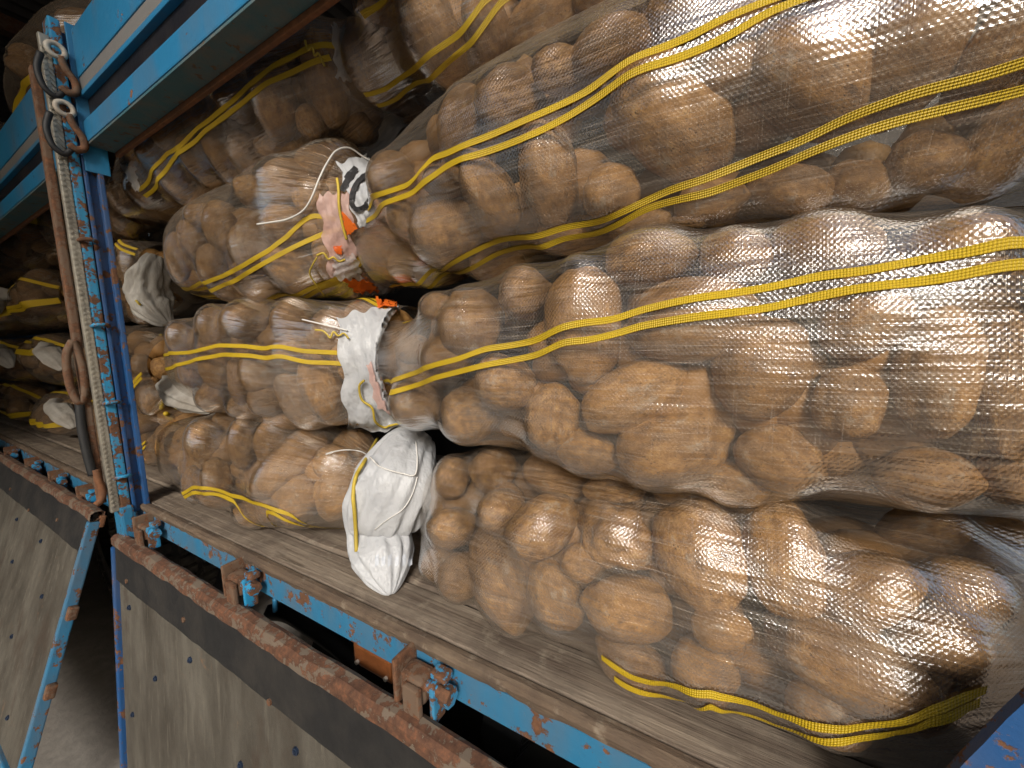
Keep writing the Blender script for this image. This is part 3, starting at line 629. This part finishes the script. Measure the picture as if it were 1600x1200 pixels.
B2.cord('tie_string', pl('409,351 430,348 455,344 478,330 492,312 503,285 515,260 527,243 545,239 570,243 603,256'), M['string'], .0019, .012)
B2.cord('tie_thread', pl('499,399 508,396 514,404 522,401 530,407 540,404'), M['thread'], .0024, .010)
B2.cord('tie_thread', pl('500,402 494,412 489,425 496,440 508,456'), M['thread'], .0018, .012)
B2.cord('stitching', pl('530,285 533,300 534,325 538,350 543,372'), M['thread'], .0030, .010)
# the printed digits on the white end
def ink(S, pts, wpx, off=.0095):
    P_ = smooth_path([np.array([a, b, 0.]) for a, b in pts], 8); vs_ = []
    for i, p in enumerate(P_):
        t = P_[min(i + 1, len(P_) - 1)] - P_[max(i - 1, 0)]; t /= max(np.linalg.norm(t), 1e-9); nrm_ = np.array([-t[1], t[0], 0])
        for k in (-.5, 0, .5):
            q = p + nrm_ * wpx * k; h, nn = S.hit(q[0], q[1], S.fb); vs_.append(h + nn * off)
    mesh('printed_digit', vs_, grid_faces(len(P_), 3, False), M['ink'], S.root)
ink(B2, [(558, 268), (551, 280), (543, 293), (538, 302)], 10); ink(B2, [(556, 270), (548, 275), (542, 284)], 5)
a_ = [(573 + 19 * math.cos(t) * 1.0 - 6 * math.sin(t), 302 + 24 * math.sin(t) - 5 * math.cos(t)) for t in np.linspace(0, 2 * math.pi, 15)]
ink(B2, a_, 8)
nk = bunch('plastic_neck', [at(655, 684, .24), at(640, 706, .19), at(622, 750, .135), at(600, 800, .112), at(592, 832, .105), at(600, 868, .085), at(606, 903, .065), at(611, 930, .050)],
           [.040, .062, .082, .083, .060, .060, .038, .005], M['white'], D2.root, .60, 11, .05, 80, 120, 3)
def on_mesh(o):
    me = o.data; return BVHTree.FromPolygons([v.co[:] for v in me.vertices], [tuple(p.vertices) for p in me.polygons])
nb = on_mesh(nk)
def neck_cord(name, px, mat, rad, off=.003):
    P_ = []
    for a, b in px:
        h = nb.ray_cast(Vector(CAM), Vector(ray(a, b)))
        P_.append(np.array(h[0]) - ray(a, b) * off if h[0] is not None else D2.hit(a, b, D2.fb)[0] - ray(a, b) * off * 2)
    tube_curve(name, P_, rad, mat, D2.root)
neck_cord('tie_string', pl('509,710 525,705 545,703 565,706 580,716 592,728 610,735 630,740 648,742 652,720 650,690'), M['string'], .0016, .006)
neck_cord('tie_string', pl('585,828 605,812 630,795 645,770 652,745'), M['string'], .0012, .003)
neck_cord('stitching', pl('590,685 570,720 556,745 552,775 554,800 556,830 557,862'), M['thread'], .0038, .006)
def neck_print(x0, y0, x1, y1):
    vs_ = []
    for i in range(6):
        for j in range(6):
            a, b = x0 + (x1 - x0) * j / 5 , y0 + (y1 - y0) * i / 5 - 4 * j / 5; h = nb.ray_cast(Vector(CAM), Vector(ray(a, b)))
            vs_.append(np.array(h[0]) - ray(a, b) * .0012 if h[0] is not None else at(a, b, .1))
    mesh('faint_print', vs_, grid_faces(6, 6, False), M['faint'], nk)
for i, x in enumerate((586, 596, 606, 617, 628, 638)): neck_print(x, 869 + (i % 2) * 3, x + 6, 886)
# necks on the ends beside the post
bunch('plastic_neck', [at(243, 400, .17), at(236, 425, .15), at(232, 455, .145), at(240, 480, .15), at(262, 506, .16)], [.022, .042, .055, .052, .014], M['white_old'], B3.root, .5, 7, .15, 40, 60, 8)
B3.cord('stitching', pl('218,410 226,425 232,440 228,455 236,470'), M['thread'], .0035, .05)
bunch('plastic_neck', [at(268, 592, .17), at(280, 608, .15), at(296, 622, .14), at(330, 640, .13)], [.040, .052, .046, .012], M['white_old'], C3.root, .5, 7, .13, 40, 60, 11)
C3.cord('tie_thread', pl('262,575 262,590 264,605 272,618 286,628'), M['thread'], .0035, .05)
C3.cord('printed_mark', pl('270,588 282,583 292,592 286,600 276,596'), M['ink'], .0025, .06)
D3.cord('knotted_stripe', pl('262,650 285,655 302,660 300,678 290,690 272,700 258,708 250,700 252,694'), M['stripe'], .0085, .012)
D3.cord('knotted_stripe', pl('285,682 278,690 290,697 300,688 288,684'), M['stripe'], .008, .02)
D3.cord('tie_thread', pl('245,688 252,680 256,676 262,680 266,672'), M['thread'], .003, .02)
C2.cord('tie_thread', pl('209,512 213,510 212,516 216,520 222,524'), M['thread'], .004, .01)
A2.cord('tie_thread', pl('480,65 484,80 490,75 494,88 500,85 506,98 510,105'), M['thread'], .0022, .006)
A2.patch('end_panel', [(520, 40), (560, 55), (560, 130), (528, 120)], M['clear'], .006, 12, .0025, 3)
A2.patch('clear_wrapping', [(190, 258), (215, 262), (222, 300), (212, 296)], M['clear'], .006, 10, .002, 2)
for ci, li, S in LEFT:
    if (ci, li) in ((0, 1), (1, 2), (0, 2), (1, 1), (2, 1), (0, 0)):
        u = .9 if li != 2 else .1; p0 = S.pts(np.float64(u), np.float64(.3), np.float64(.12)); d_ = .11 if u > .5 else -.11
        bunch('plastic_neck', [p0 + np.array([-d_, -.03, .02]), p0 + np.array([0, -.06, .03]), p0 + np.array([d_, -.06, -.02]), p0 + np.array([d_ * 1.5, -.05, -.07])], [.022, .045, .038, .010], M['white_old'], S.root, .35, 7, .08, 26, 40, ci * 7 + li)
B1.cord('tie_string', [(1535, 326), (1548, 322), (1570, 319), (1598, 318)], M['string'], .003, .012)
# ------------------------------------------------------------------ the truck
TR = tag(empty('cargo_truck', (-2, 0, 0)), 'blue rusty cargo truck with its side boards let down, loaded with potato sacks', 'truck')
X0, X1 = -7.0, 1.1
# deck planks running lengthwise, worn front edges
rk = random.Random(3)
ys = [.012, .105, .255, .405, .60, .80]
for i in range(len(ys) - 1):
    xs = [X0, -3.1 + .7 * (i % 2), -1.58 + .9 * (i % 2), X1] if i else [X0, -1.62, X1]
    for a, b_ in zip(xs, xs[1:]):
        n = max(4, int((b_ - a) / .03)); xx = np.linspace(a + .002, b_ - .002, n); vs_ = []
        for x in xx:
            w = .0035 * noise.noise(Vector((x * 9, i * 7.1, 0))) + .002 * noise.noise(Vector((x * 31, i * 3.3, 5)))
            prof = [(ys[i] + .003 + w, .962), (ys[i] + .002 + w, .990), (ys[i] + .009 + w, .9985 + w * .4), ((ys[i] + ys[i + 1]) / 2, 1.0 + w * .3), (ys[i + 1] - .010, .9995 + w * .3), (ys[i + 1] - .003, .992), (ys[i + 1] - .003, .962)]
            vs_ += [(x, p, z) for p, z in prof]
        f = [tuple(q) for q in grid_faces(n, 7)] + [tuple(range(7))[::-1], tuple(range((n - 1) * 7, n * 7))]
        mesh('plank', vs_, f, M['deckwood'], TR, smooth=False)
# worn rusty angle along the deck edge
n = 520; xx = np.linspace(X0, X1, n); vs_ = []
for x in xx:
    w = .0028 * noise.noise(Vector((x * 7, 2, 0))) + .0016 * noise.noise(Vector((x * 40, 2, 8)))
    v = .006 * noise.noise(Vector((x * 17, 5, 3))) + .004 * noise.noise(Vector((x * 60, 5, 3)))
    vs_ += [(x, .0130, 1.0005 + w * .3), (x, .004, 1.0012 + w * .4), (x, -.0035 + w * .3, .9985 + w * .4), (x, -.0050 + w * .3, .991 + w * .4), (x, -.0022, .979 + v), (x, .0125, .976)]
mesh('deck_edge_angle', vs_, grid_faces(n, 6), M['edge'], TR, smooth=False)
b = MB().prism([(0, .977), (0, .925), (.004, .920), (.05, .920), (.05, .928), (.008, .928), (.008, .977)], 0, X0, X1); b.build('side_beam', M['blue'], TR)
MB().box(X0, X1, .30, .38, .70, .955).build('chassis_rail', M['under'], TR)
for x in np.arange(-6.5, 1.1, .55): MB().box(x - .03, x + .03, .06, 1.9, .86, .958).build('cross_member', M['under'], TR)
MB().box(-2.2, 1.0, .55, .60, .35, .90).build('under_panel', M['under'], TR)
# fuel tank with ribbed cap below the deck
tk = MB(); tk.tube([(-.95, .26, .62), (-.94, .26, .62), (-.06, .26, .62), (-.05, .26, .62)], [.13, .15, .15, .13], 28); tank = tk.build('fuel_tank', M['under'], TR, True)
cp = at(790, 1140, .085); b = MB(); b.cyl(cp, (0, -1, .55), .038, .035, 28)
for k in range(28):
    th = k * 2 * math.pi / 28; ax = Vector((0, -1, .55)).normalized(); e1 = Vector((1, 0, 0)); e2 = ax.cross(e1)
    c = Vector(cp) + (e1 * math.cos(th) + e2 * math.sin(th)) * .038; b.tube([c - ax * .016, c + ax * .014], .003, 5)
b.build('filler_cap', mat_plain('black_plastic_cap', (.02, .02, .021), .3, .2, 40), TR)
hx = at(470, 985, .09); tube_curve('air_hose', [at(425, 955, .10), at(450, 958, .10), at(480, 975, .10), at(530, 1010, .10), at(560, 1040, .10)], .022, M['under'], TR)
tube_curve('bolt_stub', [at(430, 935, .03), at(430, 955, .03)], .006, M['blue'], TR)
# brown reflector hanging below the beam
p = at(555, 1000, .012); q = at(615, 1052, .012)
rf = MB().box(p[0], q[0], .006, .014, .872, .917, .006).build('reflector', M['amber'], TR)
for t_ in (.12, .88): MB().cyl((p[0] + (q[0] - p[0]) * t_, .004, .882), (0, 1, 0), .004, .006, 10).build('rivet', M['cream'], rf)

# hinges that carry the drop sides
def hinge(x):
    h = tag(empty('hinge', (x, 0, .95), TR)); h.parent = TR; h.matrix_parent_inverse = Matrix.Translation(TR.location).inverted()
    h.location = (0, 0, 0)
    def P(name, b, m, s=False): 
        o = b.build(name, m); o.parent = h; return o
    k = .75
    P('clamp', MB().box(x - .050 * k, x + .012 * k, -.040, -.0065, .930, .972, .008).box(x - .062 * k, x - .050 * k, -.046, .002, .918, .992, .004), M['rust'])
    P('lug', MB().box(x + .020 * k, x + .058 * k, -.028, -.008, .972, .984, .003).box(x + .024 * k, x + .036 * k, -.036, -.010, .905, .972, .003), M['blue_worn'])
    P('pin', MB().cyl((x, -.026, .957), (1, 0, 0), .0085, .13 * k, 14).cyl((x + .062 * k, -.026, .957), (1, 0, 0), .014, .016, 6), M['blue_worn'])
    P('strap', MB().box(x - .03 * k, x + .014 * k, -.050, -.0405, .84, .965, .003), M['rust'])
for x in (-1.44, -.92, -.39, .12): hinge(x)
for x in (-1.98, -2.35, -2.75, -3.2): hinge(x)

# drop sides hanging open
def drop_side(xa, xb, tilt, z0, length, cap):
    h = empty('drop_side', (0, 0, 0)); h.parent = TR; h.matrix_parent_inverse = Matrix.Translation(TR.location).inverted()
    mt = Matrix.Translation((0, -.052, z0)) @ Matrix.Rotation(tilt, 4, 'X')   # hinge line; board hangs down local -Z, leaning out
    def P(name, b, m):
        o = b.build(name, m); o.matrix_world = mt; o.parent = h; return o
    n = int((xb - xa) / .03); xx = np.linspace(xa, xb, n)
    # plywood sheet in two pieces
    xm = xa + (xb - xa) * .56
    for a, c in ((xa + .022, xm - .002), (xm + .002, xb - .022)):
        pn = P('panel', MB().box(a, c, -.006, .006, -length + .02, -.010), M['panel'])
    # rubber strip and rusty rolled edge, both a bit wavy
    vs_ = []
    for x in xx:
        w = .0025 * noise.noise(Vector((x * 3, xa, 3))); e = .0012 * noise.noise(Vector((x * 23, xa, 1)))
        vs_ += [(x, -.0075, -.020 + w), (x, -.0125, -.021 + w), (x, -.0125 + e * .4, -.128 + w + 2 * e), (x, -.0075, -.130 + w + 2 * e)]
    o = mesh('rubber_strip', vs_, grid_faces(n, 4), M['rubber'], None, False); o.matrix_world = mt; o.parent = h
    vs_ = []
    for x in xx:
        w = .0045 * noise.noise(Vector((x * 6, xa, 7))) + .003 * noise.noise(Vector((x * 29, xa, 9))); w2 = .004 * noise.noise(Vector((x * 13, xa, 17)))
        vs_ += [(x, .016, -.016), (x, .016 + w2, .002 + w * .5), (x, .008, .006 + w), (x, -.008 + w2, .003 + w), (x, -.0155 + w2, -.005 + w), (x, -.0150 + w2 * .5, -.024 + w * 1.6), (x, -.0085, -.027 + w)]
    o = mesh('rolled_edge', vs_, grid_faces(n, 7), M['edge_rust'], None, False); o.matrix_world = mt; o.parent = h
    for x_ in (xa, xb - .02):
        P('side_rim', MB().box(x_, x_ + .02, -.018, .012, -length, -.030, .004), M['blue_dark' if x_ == xa else 'blue'])
    P('bottom_rim', MB().box(xa, xb, -.017, .012, -length - .03, -length + .019, .004), M['blue'])
    P('top_rim', MB().box(xa, xb, .0075, .022, -.05, -.012, .004), M['rust_orange'])
    for k in range(int((xb - xa) / .42)):
        for j, zz in enumerate((-.19, -.33, -.52, -.70)):
            x_ = xa + .10 + k * .42 + (.17 if j % 2 else 0) + .03 * math.sin(k * 5 + j * 3)
            if x_ < xb - .04: P('bolt', MB().cyl((x_, -.0075, zz), (0, 1, 0), .0075, .005, 12).cyl((x_, -.0105, zz), (0, 1, 0), .004, .004, 8), M['bolt'])
    for k in range(int((xb - xa) / .37)):
        P('bolt', MB().cyl((xa + .11 + k * .37, -.0140, -.105 + .02 * math.sin(k * 2.3)), (0, 1, 0), .0065, .004, 10), M['rust'])
    for zz in cap:
        P('latch_lug', MB().box(xb - .001, xb + .022, -.012, .012, zz - .02, zz + .02, .006), M['rust'])
drop_side(-1.60, 1.0, math.radians(-4.3), .915, .79, ())
drop_side(-4.4, -1.755, math.radians(-17.6), .955, .80, (-.30, -.52))

# corner post between the two bays
pz0, pz1 = .93, 2.31
b = MB().box(-1.63, -1.565, -.0255, .016, pz0 + .05, pz1, .004); b.box(-1.566, -1.552, -.024, -.014, pz0 + .06, 2.01, .003).box(-1.566, -1.546, .003, .0155, pz0 + .06, 2.01, .003)
post = b.build('post', M['blue_dark'], TR)
MB().box(-1.60, -1.5505, -.0485, -.0262, pz0 - .02, pz1 + .02, .004).build('post_flange', M['blue_worn'], TR)
MB().box(-1.61, -1.546, -.052, -.022, pz0 - .10, 1.01, .006).build('post_foot', M['blue'], TR)
tp = MB().box(-1.568, -1.553, -.069, -.0490, 1.0, pz1 - .03, .003).build('tread_plate', M['steel'], TR)
b = MB()
for z in np.arange(1.02, 2.26, .0135):
    for yc, sg in ((-.0635, 1), (-.0545, -1)):
        m_ = Matrix.Translation((-1.5525, yc, z + (0 if sg > 0 else .006))) @ Matrix.Rotation(sg * .9, 4, 'X'); b.box(-.0015, .0026, -.0050, .0050, -.0019, .0019, 0, m_)
b.build('tread_ribs', M['steel'], tp)
MB().box(-1.60, -1.572, -.086, -.0695, 1.03, 2.2, .004).build('post_back_angle', M['rust'], TR)
for z in (1.77, 1.54, 1.32, 1.10):
    o = tube_curve('tie_loop', [(-1.549, -.052, z), (-1.538, -.048, z + .003), (-1.534, -.036, z + .004), (-1.538, -.024, z + .003), (-1.550, -.020, z)], .0058, M['blue_worn'], TR, 4)
# lashing hooks at the top of the post
for z in (2.20, 2.06):
    h = empty('lashing_hook', (0, 0, 0)); h.parent = TR; h.matrix_parent_inverse = Matrix.Translation(TR.location).inverted()
    c = np.array([-1.535, -.045, z])
    ring = [c + np.array([0, .016 * math.cos(t), .042 + .016 * math.sin(t)]) for t in np.linspace(0, 2 * math.pi, 18)]
    o = MB().tube(ring, .0062, 8).build('eye', M['cream'], None, True); o.parent = h
    o = MB().tube(smooth_path([c + np.array([0, .006, .030]), c + np.array([0, .012, .005]), c + np.array([0, .026, -.02]), c + np.array([0, .026, -.045]), c + np.array([0, .010, -.055]), c + np.array([0, -.002, -.045])], 5), [.0085] * 20 + [.0085] * 5 + [.006], 9).build('shank', M['rust'], None, True); o.parent = h
    o = MB().tube(smooth_path([c + np.array([0, -.028, .02]), c + np.array([0, -.038, -.02]), c + np.array([0, -.032, -.06]), c + np.array([0, -.014, -.075]), c + np.array([0, .0, -.06])], 5), .007, 8).build('lever', M['under'], None, True); o.parent = h
# rusty latch loop and hook hanging on the outside of the post
lt = empty('side_latch', (0, 0, 0)); lt.parent = TR; lt.matrix_parent_inverse = Matrix.Translation(TR.location).inverted()
for nm, pth, rd, mt_ in (('loop', [(-1.57, -.088, 1.50), (-1.57, -.104, 1.46), (-1.57, -.106, 1.38), (-1.57, -.094, 1.33), (-1.57, -.080, 1.36), (-1.57, -.078, 1.44), (-1.57, -.088, 1.50)], .009, 'rust'),
                         ('hanging_bar', [(-1.575, -.092, 1.34), (-1.575, -.096, 1.26), (-1.572, -.094, 1.18), (-1.57, -.090, 1.12)], .010, 'under'),
                         ('hook', [(-1.565, -.084, 1.135), (-1.56, -.082, 1.10), (-1.56, -.078, 1.07), (-1.56, -.084, 1.045), (-1.56, -.096, 1.035)], .009, 'rust_orange')):
    o = MB().tube(smooth_path(pth, 6), rd, 10).build(nm, M[mt_], None, True); o.parent = lt

# upper side boards above each bay
def upper_side(xa, xb):
    h = empty('upper_side', (0, 0, 0)); h.parent = TR; h.matrix_parent_inverse = Matrix.Translation(TR.location).inverted()
    def P(name, b, m):
        o = b.build(name, m); o.parent = h; return o
    P('bottom_rail', MB().box(xa, xb, -.012, .030, 2.0345, 2.089, .003), M['blue_clean'])
    P('bottom_flange', MB().box(xa, xb, -.010, .044, 2.0285, 2.034, .001), M['blue_dirty'])
    P('wear_strip', MB().box(xa, xb, .0445, .054, 2.018, 2.034, .002), M['rust_orange'])
    P('slat', MB().box(xa, xb, .004, .016, 2.0895, 2.150, .001), M['black_slat'])
    P('slat', MB().box(xa, xb, -.010, .016, 2.1505, 2.163, .002), M['blue_clean'])
    P('slat', MB().box(xa, xb, -.008, .014, 2.1635, 2.197, .002), M['grey_slat'])
    P('slat', MB().box(xa, xb, -.010, .016, 2.1975, 2.315, .003), M['blue_clean'])
    P('end_plate', MB().box(xb if xb < -1.6 else xa - .006, xb + .006 if xb < -1.6 else xa - .0002, -.020, .03, 1.96, 2.33, .002), M['blue_clean'])
upper_side(-1.545, -.42); upper_side(-6.5, -1.70)
# stub of the next post, chipped blue gusset at the right end
b = MB(); pr = [at(1470, 1215, -.03), at(1500, 1180, -.03), at(1530, 1150, -.03), at(1565, 1112, -.03), at(1605, 1075, -.03)]
prof = [(p[0], p[2]) for p in pr] + [(.42, 1.30), (.42, .90), (pr[0][0], .90)]
b.prism(prof, 1, -.036, -.028); b.build('post_gusset', M['blue_dark'], TR)
MB().box(.30, .40, -.05, .02, .9, 2.3, .004).build('post', M['blue'], TR)
# rear wheel with lugged tyre, seen between the boards
wc = Vector((-2.86, .36, .47))
w = empty('wheel', (0, 0, 0)); w.parent = TR; w.matrix_parent_inverse = Matrix.Translation(TR.location).inverted()
prof = [(.16, .22), (.16, .28), (.13, .36), (.135, .43), (.115, .462), (0, .47), (-.115, .462), (-.135, .43), (-.13, .36), (-.16, .28), (-.16, .22)]
n = 56; vs_ = []
for k in range(n):
    th = 2 * math.pi * k / n; vs_ += [(wc.x + rr_ * math.cos(th), wc.y + yy, wc.z + rr_ * math.sin(th)) for yy, rr_ in prof]
m_ = len(prof); f = [(k * m_ + j, k * m_ + j + 1, ((k + 1) % n) * m_ + j + 1, ((k + 1) % n) * m_ + j) for k in range(n) for j in range(m_ - 1)]
o = mesh('tyre', vs_, f, M['tyre']); o.parent = w
b = MB()
for k in range(44):
    th = 2 * math.pi * k / 44
    for yy in (-.10, 0.0, .10):
        t2 = th + (.07 if yy else 0); mm = Matrix.Translation(wc + Vector((.475 * math.cos(t2), yy, .475 * math.sin(t2)))) @ Matrix.Rotation(-t2, 4, 'Y'); b.box(-.016, .016, -.036, .036, -.022, .022, .004, mm)
o = b.build('tread_lugs', M['tyre']); o.parent = w
b = MB().cyl(wc + Vector((0, -.09, 0)), (0, 1, 0), .21, .05, 30); o = b.build('rim', M['steel']); o.parent = w
for k in range(8):
    th = 2 * math.pi * k / 8; o = MB().cyl(wc + Vector((.11 * math.cos(th), -.122, .11 * math.sin(th))), (0, 1, 0), .016, .03, 6).build('lug_nut', M['steel']); o.parent = w
# headboard and far side so the load is held from behind; far side's dark colour paints the shade in gaps
MB().box(X0, X1, .82, .86, .95, 2.3).build('far_side', M['under'], TR)
MB().box(X0 - .05, X0, -.02, .86, .95, 2.5).build('headboard', M['blue_dark'], TR)
